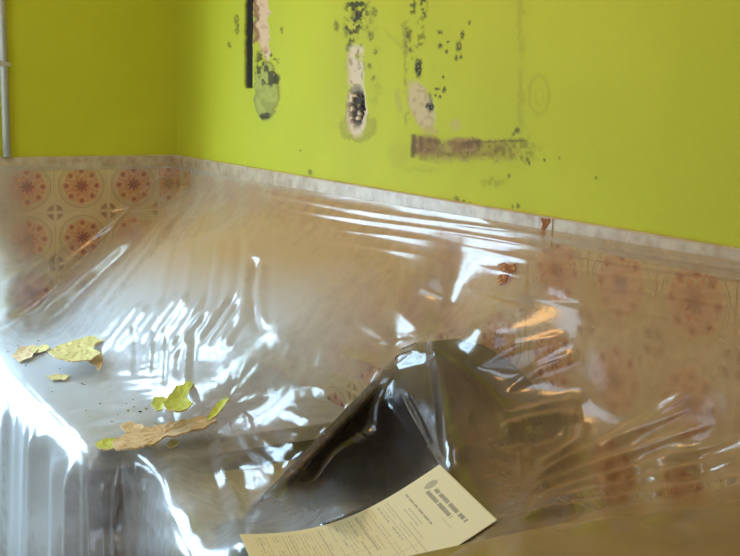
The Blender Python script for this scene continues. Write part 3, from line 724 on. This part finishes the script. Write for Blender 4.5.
stroke([(470, 370), (520, 345), (570, 335)], 5, 3); stroke([(500, 395), (540, 368), (580, 352)], 6, 4)
# highlights put into the shape
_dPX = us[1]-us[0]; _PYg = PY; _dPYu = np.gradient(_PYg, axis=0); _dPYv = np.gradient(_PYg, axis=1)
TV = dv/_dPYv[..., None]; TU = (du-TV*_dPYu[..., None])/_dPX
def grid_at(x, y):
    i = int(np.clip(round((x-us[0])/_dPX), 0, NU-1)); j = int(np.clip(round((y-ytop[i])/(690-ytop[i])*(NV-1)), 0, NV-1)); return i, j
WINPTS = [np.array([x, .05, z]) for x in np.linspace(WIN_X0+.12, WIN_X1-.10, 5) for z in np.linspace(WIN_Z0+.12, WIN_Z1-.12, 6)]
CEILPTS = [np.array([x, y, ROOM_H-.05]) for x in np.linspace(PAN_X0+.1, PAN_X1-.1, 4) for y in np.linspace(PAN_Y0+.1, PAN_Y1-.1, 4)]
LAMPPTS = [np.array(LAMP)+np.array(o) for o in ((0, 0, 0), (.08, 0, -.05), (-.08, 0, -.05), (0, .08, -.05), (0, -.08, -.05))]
def glint_facet(pts, w, targets, cap=.022, taper=(.15, .15), k=1.0):
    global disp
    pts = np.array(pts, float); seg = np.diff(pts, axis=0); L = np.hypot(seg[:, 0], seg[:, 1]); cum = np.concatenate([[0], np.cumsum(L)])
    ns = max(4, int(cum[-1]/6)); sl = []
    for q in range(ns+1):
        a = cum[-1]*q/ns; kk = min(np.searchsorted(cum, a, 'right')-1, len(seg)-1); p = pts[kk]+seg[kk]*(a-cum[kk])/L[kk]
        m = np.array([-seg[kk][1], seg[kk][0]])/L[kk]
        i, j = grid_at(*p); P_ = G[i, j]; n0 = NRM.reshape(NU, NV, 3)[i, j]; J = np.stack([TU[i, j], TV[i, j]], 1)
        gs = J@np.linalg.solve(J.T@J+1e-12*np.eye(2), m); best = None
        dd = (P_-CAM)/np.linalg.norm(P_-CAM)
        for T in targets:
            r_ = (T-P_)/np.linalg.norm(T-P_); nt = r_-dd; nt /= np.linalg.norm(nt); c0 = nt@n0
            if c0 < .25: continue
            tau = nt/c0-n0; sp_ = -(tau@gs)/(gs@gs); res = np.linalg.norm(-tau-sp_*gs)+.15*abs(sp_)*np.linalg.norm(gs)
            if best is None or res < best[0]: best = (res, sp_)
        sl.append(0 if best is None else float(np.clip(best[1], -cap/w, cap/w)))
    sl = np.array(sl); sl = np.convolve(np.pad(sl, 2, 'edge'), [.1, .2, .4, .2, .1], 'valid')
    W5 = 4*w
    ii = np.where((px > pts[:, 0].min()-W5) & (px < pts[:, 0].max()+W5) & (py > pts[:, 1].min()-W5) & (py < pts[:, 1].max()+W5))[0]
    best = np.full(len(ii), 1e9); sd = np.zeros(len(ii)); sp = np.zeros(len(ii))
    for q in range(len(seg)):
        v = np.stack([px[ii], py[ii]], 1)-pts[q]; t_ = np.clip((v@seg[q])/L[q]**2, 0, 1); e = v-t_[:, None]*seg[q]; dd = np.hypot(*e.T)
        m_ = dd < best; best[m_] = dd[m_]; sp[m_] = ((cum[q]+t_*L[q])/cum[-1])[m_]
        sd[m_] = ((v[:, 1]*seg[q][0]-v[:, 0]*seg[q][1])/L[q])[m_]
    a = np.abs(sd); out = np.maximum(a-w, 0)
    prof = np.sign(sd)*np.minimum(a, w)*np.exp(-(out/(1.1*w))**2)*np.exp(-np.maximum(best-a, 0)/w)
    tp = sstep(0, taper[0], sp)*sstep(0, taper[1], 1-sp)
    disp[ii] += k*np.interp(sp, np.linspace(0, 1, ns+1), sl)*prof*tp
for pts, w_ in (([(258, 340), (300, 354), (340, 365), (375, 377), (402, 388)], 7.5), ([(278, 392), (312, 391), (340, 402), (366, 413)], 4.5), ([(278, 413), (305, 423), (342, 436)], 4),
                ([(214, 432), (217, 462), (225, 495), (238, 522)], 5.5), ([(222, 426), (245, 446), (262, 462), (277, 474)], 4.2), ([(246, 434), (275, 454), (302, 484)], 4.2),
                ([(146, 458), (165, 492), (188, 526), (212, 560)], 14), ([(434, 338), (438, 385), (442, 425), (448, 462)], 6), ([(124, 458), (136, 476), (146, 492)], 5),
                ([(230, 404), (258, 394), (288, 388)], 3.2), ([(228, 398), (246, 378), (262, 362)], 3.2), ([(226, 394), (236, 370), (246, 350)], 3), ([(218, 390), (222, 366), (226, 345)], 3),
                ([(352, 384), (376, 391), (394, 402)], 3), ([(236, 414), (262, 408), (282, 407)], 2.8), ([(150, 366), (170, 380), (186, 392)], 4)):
    glint_facet(pts, w_, WINPTS+CEILPTS, .030 if w_ > 10 else .018)
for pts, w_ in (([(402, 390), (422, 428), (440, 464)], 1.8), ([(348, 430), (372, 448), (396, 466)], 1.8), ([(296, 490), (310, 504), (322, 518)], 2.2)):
    glint_facet(pts, w_, LAMPPTS, .008)
# general small crumple
crum = (np.abs(fbm(px*.045+9, py*.05, 71, 3)-.5))*1.0
loc = np.exp(-(((px-210)/150)**2+((py-420)/80)**2))*(1-.8*np.exp(-(((px-185)/40)**2+((py-520)/45)**2)))+.7*np.exp(-(((px-545)/50)**2+((py-440)/35)**2))
disp += -.004*crum*(.15+.85*loc) + .0007*(fbm(px*.15, py*.15, 77, 2)-.5)*(.15+.85*loc)
fade = sstep(0, 10, py-np.repeat(ytop, NV))
S1 = S0+NRM*(disp*(.25+.75*fade))[:, None]
S1[:, 0] = np.minimum(S1[:, 0], -.0115); S1[:, 1] = np.minimum(S1[:, 1], -.0115)
# keep clear of what lies below and of the paper above
dl = np.linalg.norm(S1-CAM, axis=1)
for i in range(len(S1)):
    dv_ = Vector((S1[i]-CAM)/dl[i]); h = bvh.ray_cast(Vector(CAM), dv_, 12)
    if h[0] is not None and h[3]-.004 < dl[i]: S1[i] = CAM+np.array(dv_)*(h[3]-.004)
# the page weighs the film down: keep the film just behind it
pu_, pv_ = np.meshgrid(np.linspace(-.03, 1.03, 24), np.linspace(-.03, 1.03, 24), indexing='ij')
pgp = [Vector(paper_pt(a, b)) for a, b in zip(pu_.ravel(), pv_.ravel())]
pbvh = BVHTree.FromPolygons(pgp, [(i*24+j, i*24+j+1, i*24+25+j, i*24+24+j) for i in range(23) for j in range(23)])
for i in np.where((px > 190) & (px < 540) & (py > 430))[0]:
    v_ = S1[i]-CAM; L_ = np.linalg.norm(v_); h = pbvh.ray_cast(Vector(CAM), Vector(v_/L_), 12)
    if h[0] is not None and L_ < h[3]+.006: S1[i] = CAM+v_/L_*(h[3]+.006)
# haze of the film: dusty and doubled in places, other patches whitened for light
def blob(cx, cy, rx, ry): return np.exp(-(((px-cx)/rx)**2+((py-cy)/ry)**2))
haze = np.full(len(px), .26)
haze += .22*blob(350, 345, 55, 35)+.30*blob(200, 300, 90, 45)+.46*blob(340, 265, 150, 75)+.34*blob(190, 290, 85, 60)+.16*blob(100, 400, 90, 60)+.22*blob(40, 500, 60, 130)+.30*blob(5, 250, 26, 90)+.09*blob(640, 300, 150, 90)+.26*blob(640, 430, 150, 60)+.10*blob(650, 340, 120, 60)
haze -= .12*blob(280, 440, 70, 45)+.32*blob(375, 450, 75, 62)+.22*blob(450, 380, 70, 60)+.10*blob(90, 205, 60, 35)
bd = np.abs((px-186)*(.661)+(py-172)*(.75))/1.0; sband = np.where(px < 190, np.exp(-((bd-3)/9)**2), 0)
haze -= .12*sband
haze += .25*blob(20, 480, 75, 150)+.12*blob(110, 380, 80, 50)+.30*blob(185, 520, 32, 40)-.10*blob(80, 205, 70, 45)  # extra haze on the ridge flank stands in for its highlight
haze = np.clip(haze, .015, .8)
me = bpy.data.meshes.new('plastic_sheet')
idx = np.arange(NU*NV).reshape(NU, NV)
Fq = np.stack([idx[:-1, :-1].ravel(), idx[:-1, 1:].ravel(), idx[1:, 1:].ravel(), idx[1:, :-1].ravel()], 1)
me.from_pydata(S1.tolist(), [], Fq.tolist())
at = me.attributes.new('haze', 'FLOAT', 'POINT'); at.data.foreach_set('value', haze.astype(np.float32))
warm_tint = np.clip(sstep(230, 420, px+(300-py)*.35)*.9+1.0*blob(222, 240, 120, 58)+.8*blob(70, 215, 80, 50)+.7*blob(275, 455, 60, 45)+.6*sstep(440, 560, px), 0, 1.3)  # warm light painted into the film colour, region by region
at = me.attributes.new('warm_tint', 'FLOAT', 'POINT'); at.data.foreach_set('value', warm_tint.astype(np.float32))
for p in me.polygons: p.use_smooth = True
me.update()
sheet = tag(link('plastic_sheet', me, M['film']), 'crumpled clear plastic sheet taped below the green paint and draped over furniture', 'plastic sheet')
sbvh = BVHTree.FromPolygons([Vector(v) for v in S1], Fq.tolist())
def on_sheet(x, y, lift=0.0):
    d = Vector(ray(x, y)).normalized(); h = sbvh.ray_cast(Vector(CAM), d, 12)
    return np.array(h[0])+np.array([0, 0, lift])

# ------------------------------------------------------------------ printed page
PU, PV = 170, 230
U2, V2 = np.meshgrid(np.linspace(0, 1, PU), np.linspace(0, 1, PV), indexing='ij')
pp = np.array([paper_pt(a, b) for a, b in zip(U2.ravel(), V2.ravel())])
pc = pp.copy()
dl = pp-CAM
lift = 0.0
for i in range(0, len(pp), 7):                       # rest the page on the highest fold below it
    L = np.linalg.norm(dl[i]); h = sbvh.ray_cast(Vector(CAM), Vector(dl[i]/L), 12)
    if h[0] is not None: lift = max(lift, L-h[3])
PLIFT = lift
ink = np.zeros(len(pp)); uu, vv2 = U2.ravel(), V2.ravel()
def words(v0, v1, u0, u1, seed, dark, wl=.05, gap=.012):
    rng = random.Random(seed); u = u0
    while u < u1:
        w_ = min(wl*rng.uniform(.4, 1.5), u1-u)
        m = (uu > u) & (uu < u+w_) & (vv2 > v0) & (vv2 < v1); ink[m] = np.maximum(ink[m], dark*(.55+.9*vnoise(uu[m]*170, vv2[m]*200, seed)).clip(0, 1)); u += w_+gap
words(.075, .092, .26, .82, 1, .75, .12, .02); words(.105, .125, .22, .68, 2, .75, .14, .02)
m = (np.hypot((uu-.17)/.045, (vv2-.085)/.03) < 1); ink[m] = .35+.3*vnoise(uu[m]*120, vv2[m]*120, 9)
words(.185, .193, .10, .62, 3, .65, .09); words(.215, .222, .28, .56, 4, .6); words(.232, .238, .26, .55, 5, .5); words(.25, .256, .45, .72, 6, .45)
words(.14, .146, .62, .8, 14, .3)
for k in range(40):
    v0 = .285+k*.0165
    rng = random.Random(100+k)
    segs = {0: [(.06, .2), (.28, .5), (.58, .9)], 1: [(.06, .32), (.4, .62)], 2: [(.06, .16), (.3, .42), (.66, .84)], 3: [(.06, .9)], 4: []}[rng.choice((0, 1, 2, 2, 3, 4))]
    for a, b in segs: words(v0, v0+.0055, a, b, 200+k, .42, .045, .012)
for v0, u0, u1 in ((.275, .05, .95), (.43, .05, .6), (.62, .05, .95), (.80, .05, .9)): ink[(np.abs(vv2-v0) < .0025) & (uu > u0) & (uu < u1)] = .4
for u0, v0, v1 in ((.52, .43, .6), (.74, .275, .43)): ink[(np.abs(uu-u0) < .003) & (vv2 > v0) & (vv2 < v1)] = .4
pcol = np.array(srgb(232, 218, 176)[:3])[None]*(1-ink[:, None])+np.array(srgb(120, 112, 96)[:3])[None]*ink[:, None]
# page curl at the free edge
nrm = np.cross(pTR-pTL, pBL-pTL); nrm /= np.linalg.norm(nrm); nrm *= -1 if nrm@F_ > 0 else 1
pp2 = pp+nrm*.001
k = len(pp2); allv = np.concatenate([pp2, pp2-nrm*.0006]); idp = np.arange(k).reshape(PU, PV)
q = np.stack([idp[:-1, :-1].ravel(), idp[:-1, 1:].ravel(), idp[1:, 1:].ravel(), idp[1:, :-1].ravel()], 1)
me = bpy.data.meshes.new('printed_page'); fl = q.tolist()+(q[:, ::-1]+k).tolist()
rim = list(idp[:, 0])+list(idp[-1, 1:])+list(idp[-2::-1, -1])+list(idp[0, -2:0:-1])
fl += [(int(rim[i]), int(rim[(i+1) % len(rim)]), int(rim[(i+1) % len(rim)]+k), int(rim[i]+k)) for i in range(len(rim))]
me.from_pydata(allv.tolist(), [], fl)
ca = me.color_attributes.new('ink', 'FLOAT_COLOR', 'POINT')
ca.data.foreach_set('color', np.concatenate([np.c_[pcol, np.ones(k)], np.c_[np.tile(srgb(232, 218, 176)[:3], (k, 1)), np.ones(k)]]).ravel())
for p in me.polygons: p.use_smooth = True
tag(link('printed_page', me, M['paper']), 'curved printed paper form lying on the plastic sheet beside the dark chair', 'document')

# ------------------------------------------------------------------ paint flakes
def flake(name, outline, label, mats, group=None, lift=.006, curl=.010, th=.0022, seed=0, parent=None, cat='paint flake', bend=0.0):
    """irregular chip: outline given by sight lines to the sheet below it; domed, ragged, with broken edges"""
    rng = random.Random(seed); pts = [np.array(p, float) for p in outline]; n = len(pts)
    ctr = sum(pts)/n; rag = []
    for i in range(n):
        a, b = pts[i], pts[(i+1) % n]; m_ = max(2, int(np.linalg.norm(b-a)/2.2))
        for j in range(m_):
            p = a+(b-a)*j/m_; rag.append(p+(np.array([rng.uniform(-.7, .7), rng.uniform(-.45, .45)]) if j else 0))
    base = on_sheet(*ctr); rings = 6; N = len(rag)
    zb = max(on_sheet(*(ctr+(p-ctr)*.9))[2] for p in rag[::3]+[ctr])
    zb = min(zb, base[2]+.02)
    bm = bmesh.new(); top = []
    def P3(p, e):
        tt = (zb-CAM[2])/ray(*p)[2]; q = CAM+ray(*p)*tt
        h = lift+curl*e*e*(.35+1.0*vnoise(p[0]*.11+seed, p[1]*.16, seed))+.003*(vnoise(p[0]*.35, p[1]*.5, seed+5)-.5)+bend*(p[0]-ctr[0])/60
        return q+np.array([0, 0, h])
    c0 = bm.verts.new(P3(ctr, 0)); c1 = bm.verts.new(P3(ctr, 0)-np.array([0, 0, th]))
    prev = None
    for r in range(1, rings+1):
        e = r/rings; T_ = [bm.verts.new(P3(ctr+(p-ctr)*e, e)) for p in rag]; B_2 = [bm.verts.new(np.array(v.co)-np.array([0, 0, th])) for v in T_]
        for i in range(N):
            j = (i+1) % N
            if prev is None:
                bm.faces.new((c0, T_[i], T_[j])); f = bm.faces.new((c1, B_2[j], B_2[i])); f.material_index = 1
            else:
                bm.faces.new((prev[0][i], T_[i], T_[j], prev[0][j])); f = bm.faces.new((prev[1][j], B_2[j], B_2[i], prev[1][i])); f.material_index = 1
        prev = (T_, B_2)
    for i in range(N):
        j = (i+1) % N; f = bm.faces.new((prev[0][j], prev[0][i], prev[1][i], prev[1][j])); f.material_index = 1
    me = bpy.data.meshes.new(name); bmesh.ops.recalc_face_normals(bm, faces=bm.faces[:]); bm.to_mesh(me); bm.free()
    for m_ in mats: me.materials.append(M[m_])
    o = bpy.data.objects.new(name, me); COL.objects.link(o)
    return tag(o, label, cat, group)
GF = 'paint and plaster flakes on the sheet'
flake('paint_flake', [(48, 357), (58, 350), (72, 345), (90, 340), (106, 339), (109, 344), (96, 348), (93, 354), (102, 358), (90, 365), (72, 367), (55, 362)], 'large pale yellow curled paint flake at the back of the covered worktop', ('flake_pale', 'plaster'), GF, .009, .004, .003, 1)
flake('paint_flake', [(88, 360), (102, 356), (103, 364), (99, 374), (95, 367), (89, 366)], 'small brown plaster chip under the right end of the large pale flake', ('plaster', 'plaster'), GF, .003, .004, .002, 2)
flake('paint_flake', [(12, 358), (22, 349), (34, 347), (38, 352), (32, 360), (20, 364)], 'ochre crumbled plaster chip left of the large pale flake', ('plaster', 'plaster'), GF, .003, .006, .002, 3)
flake('paint_flake', [(30, 350), (46, 346), (50, 350), (40, 354), (32, 354)], 'thin pale chip between the ochre chip and the large pale flake', ('flake_pale', 'plaster'), GF, .003, .003, .002, 4)
flake('paint_flake', [(46, 378), (58, 376), (71, 377), (66, 381), (52, 382)], 'narrow yellow flake lying in front of the large pale flake', ('flake_pale', 'plaster'), GF, .003, .003, .002, 5)
flake('paint_flake', [(151, 408), (154, 402), (163, 400), (170, 403), (164, 408), (163, 415), (156, 415)], 'small lime green flake left of the three-pointed green flake', ('flake_green', 'plaster'), GF, .004, .006, .0025, 6)
flake('paint_flake', [(164, 412), (168, 404), (173, 399), (176, 392), (187, 389), (198, 387), (190, 396), (186, 403), (193, 408), (188, 414), (176, 419), (167, 417)], 'lime green three-pointed paint flake near the middle of the covered worktop', ('flake_green', 'plaster'), GF, .007, .008, .003, 7)
flake('plaster_strip', [(112, 446), (122, 439), (135, 434), (150, 431), (168, 427), (185, 424), (200, 421), (214, 419), (217, 425), (203, 432), (186, 437), (166, 441), (152, 449), (132, 453), (116, 453)], 'long beige plaster strip along the front edge of the covered worktop', ('plaster', 'plaster'), GF, .006, .004, .004, 8)
flake('paint_flake', [(120, 432), (132, 428), (143, 433), (150, 442), (146, 449), (134, 447), (126, 441)], 'tan plaster chip lying on the left end of the long beige strip', ('plaster', 'plaster'), GF, .012, .004, .0025, 9)
flake('paint_flake', [(95, 449), (103, 445), (116, 443), (126, 446), (122, 452), (110, 455), (100, 454)], 'oval lime green flake at the front left corner of the covered worktop', ('flake_green', 'plaster'), GF, .008, .004, .003, 10)
flake('paint_flake', [(206, 427), (211, 418), (218, 410), (226, 405), (229, 410), (223, 418), (214, 426)], 'slim lime green flake at the right end of the long beige strip', ('flake_green', 'plaster'), GF, .012, .006, .003, 11, None, 'paint flake', .03)
flake('paint_flake', [(166, 446), (172, 442), (180, 443), (177, 448), (170, 450)], 'tiny olive chip below the middle of the long beige strip', ('flake_pale', 'plaster'), GF, .002, .003, .002, 12)
# scrap caught behind the ripples below the wall tape
flake_spots = [((38, 341), .8), ((18, 346), .7), ((8, 352), .7), ((26, 366), .6), ((82, 384), .5), ((52, 392), .5), ((86, 411), .5), ((100, 404), .5), ((128, 411), .8), ((134, 407), .7), ((126, 404), .5), ((140, 412), .9), ((146, 409), .7), ((118, 415), .5), ((84, 385), .6), ((60, 369), .5), ((110, 386), .4), ((156, 424), .5), ((133, 400), .5), ((112, 422), .4)]
crumb_me = []
for s in range(4):
    bm = bmesh.new(); bmesh.ops.create_icosphere(bm, subdivisions=1, radius=.004)
    for v in bm.verts: v.co = Vector((v.co.x*random.uniform(.6, 1.7), v.co.y*random.uniform(.6, 1.5), v.co.z*random.uniform(.3, .7)))
    me = bpy.data.meshes.new('plaster_crumb'); bm.to_mesh(me); bm.free(); me.materials.append(M['crumbdark' if s == 3 else 'crumb']); crumb_me.append(me)
for i, (p, s) in enumerate(flake_spots):
    o = bpy.data.objects.new('plaster_crumb', crumb_me[i % 4]); COL.objects.link(o)
    o.location = on_sheet(*p, .001); o.scale = (s, s, s); o.rotation_euler = (0, 0, i*1.3)
    if i % 4 == 3: tag(o, 'tiny dark crumb among the beige crumbs on the covered worktop', 'crumb', 'dark crumbs on the covered worktop')
    else: tag(o, 'tiny beige plaster crumb scattered between the flakes on the covered worktop', 'crumb', 'beige crumbs on the covered worktop')

# ------------------------------------------------------------------ rusty tab of tape on the tile rim and the scrap caught below it
def wall_patch(name, outline, x_off, th, m_, parent=None, seed=0, rag=.5, film=False):
    """ragged thin piece lying parallel to the right wall"""
    rng = random.Random(seed); pts = []
    n = len(outline)
    for i in range(n):
        a, b = np.array(outline[i], float), np.array(outline[(i+1) % n], float); k = max(1, int(np.linalg.norm(b-a)/3))
        for j in range(k):
            p = a+(b-a)*j/k; pts.append(p+(np.array([rng.uniform(-rag, rag), rng.uniform(-rag, rag)]) if j else 0))
    P3 = [(on_sheet(*p)+np.array([-x_off, 0, 0])) if film else atx(p[0], p[1], -x_off) for p in pts]
    ctr = sum(P3)/len(P3); bm = bmesh.new()
    A = [bm.verts.new(q-np.array([th*(.6+.8*rng.random()), 0, 0])) for q in P3]; B = [bm.verts.new(q) for q in P3]
    ca_ = bm.verts.new(ctr-np.array([th*1.4, 0, 0])); cb = bm.verts.new(ctr); N = len(A)
    for i in range(N):
        j = (i+1) % N; bm.faces.new((ca_, A[i], A[j])); bm.faces.new((cb, B[j], B[i])); bm.faces.new((A[i], B[i], B[j], A[j]))
    return from_bm(name, bm, m_, parent)
M['rust'] = mat('rust', srgb(150, 92, 54), .9, .1, (srgb(190, 150, 108), 120, .45, .65))
tab = wall_patch('tape_tab', [(523, 214), (553, 219), (551, 250), (525, 245)], .0106, .0012, M['tape'], None, 3, .4)
tag(tab, 'short upright tape tab with a rusty streak on the tile rim', 'tape')
wall_patch('rust_streak', [(541, 218), (550, 219), (548, 225), (545, 230), (544, 239), (540, 238), (541, 229), (543, 224)], .0122, .0008, M['rust'], tab, 5, .5)
scrap = empty('plaster_scrap', on_sheet(508, 275))
bpy.context.view_layer.update()
for k, ol in enumerate(([(500, 264), (507, 262), (512, 268), (505, 272)], [(509, 265), (517, 264), (518, 270), (511, 274)], [(503, 274), (511, 275), (508, 282), (502, 285), (499, 280)])):
    o = wall_patch('chip', ol, .004, .002, M['rust'], None, 20+k, .8, True)
    for v in o.data.vertices: v.co -= scrap.location
    o.parent = scrap
tag(scrap, 'small broken rusty plaster scrap stuck to the sheet below the tape tab', 'plaster scrap')
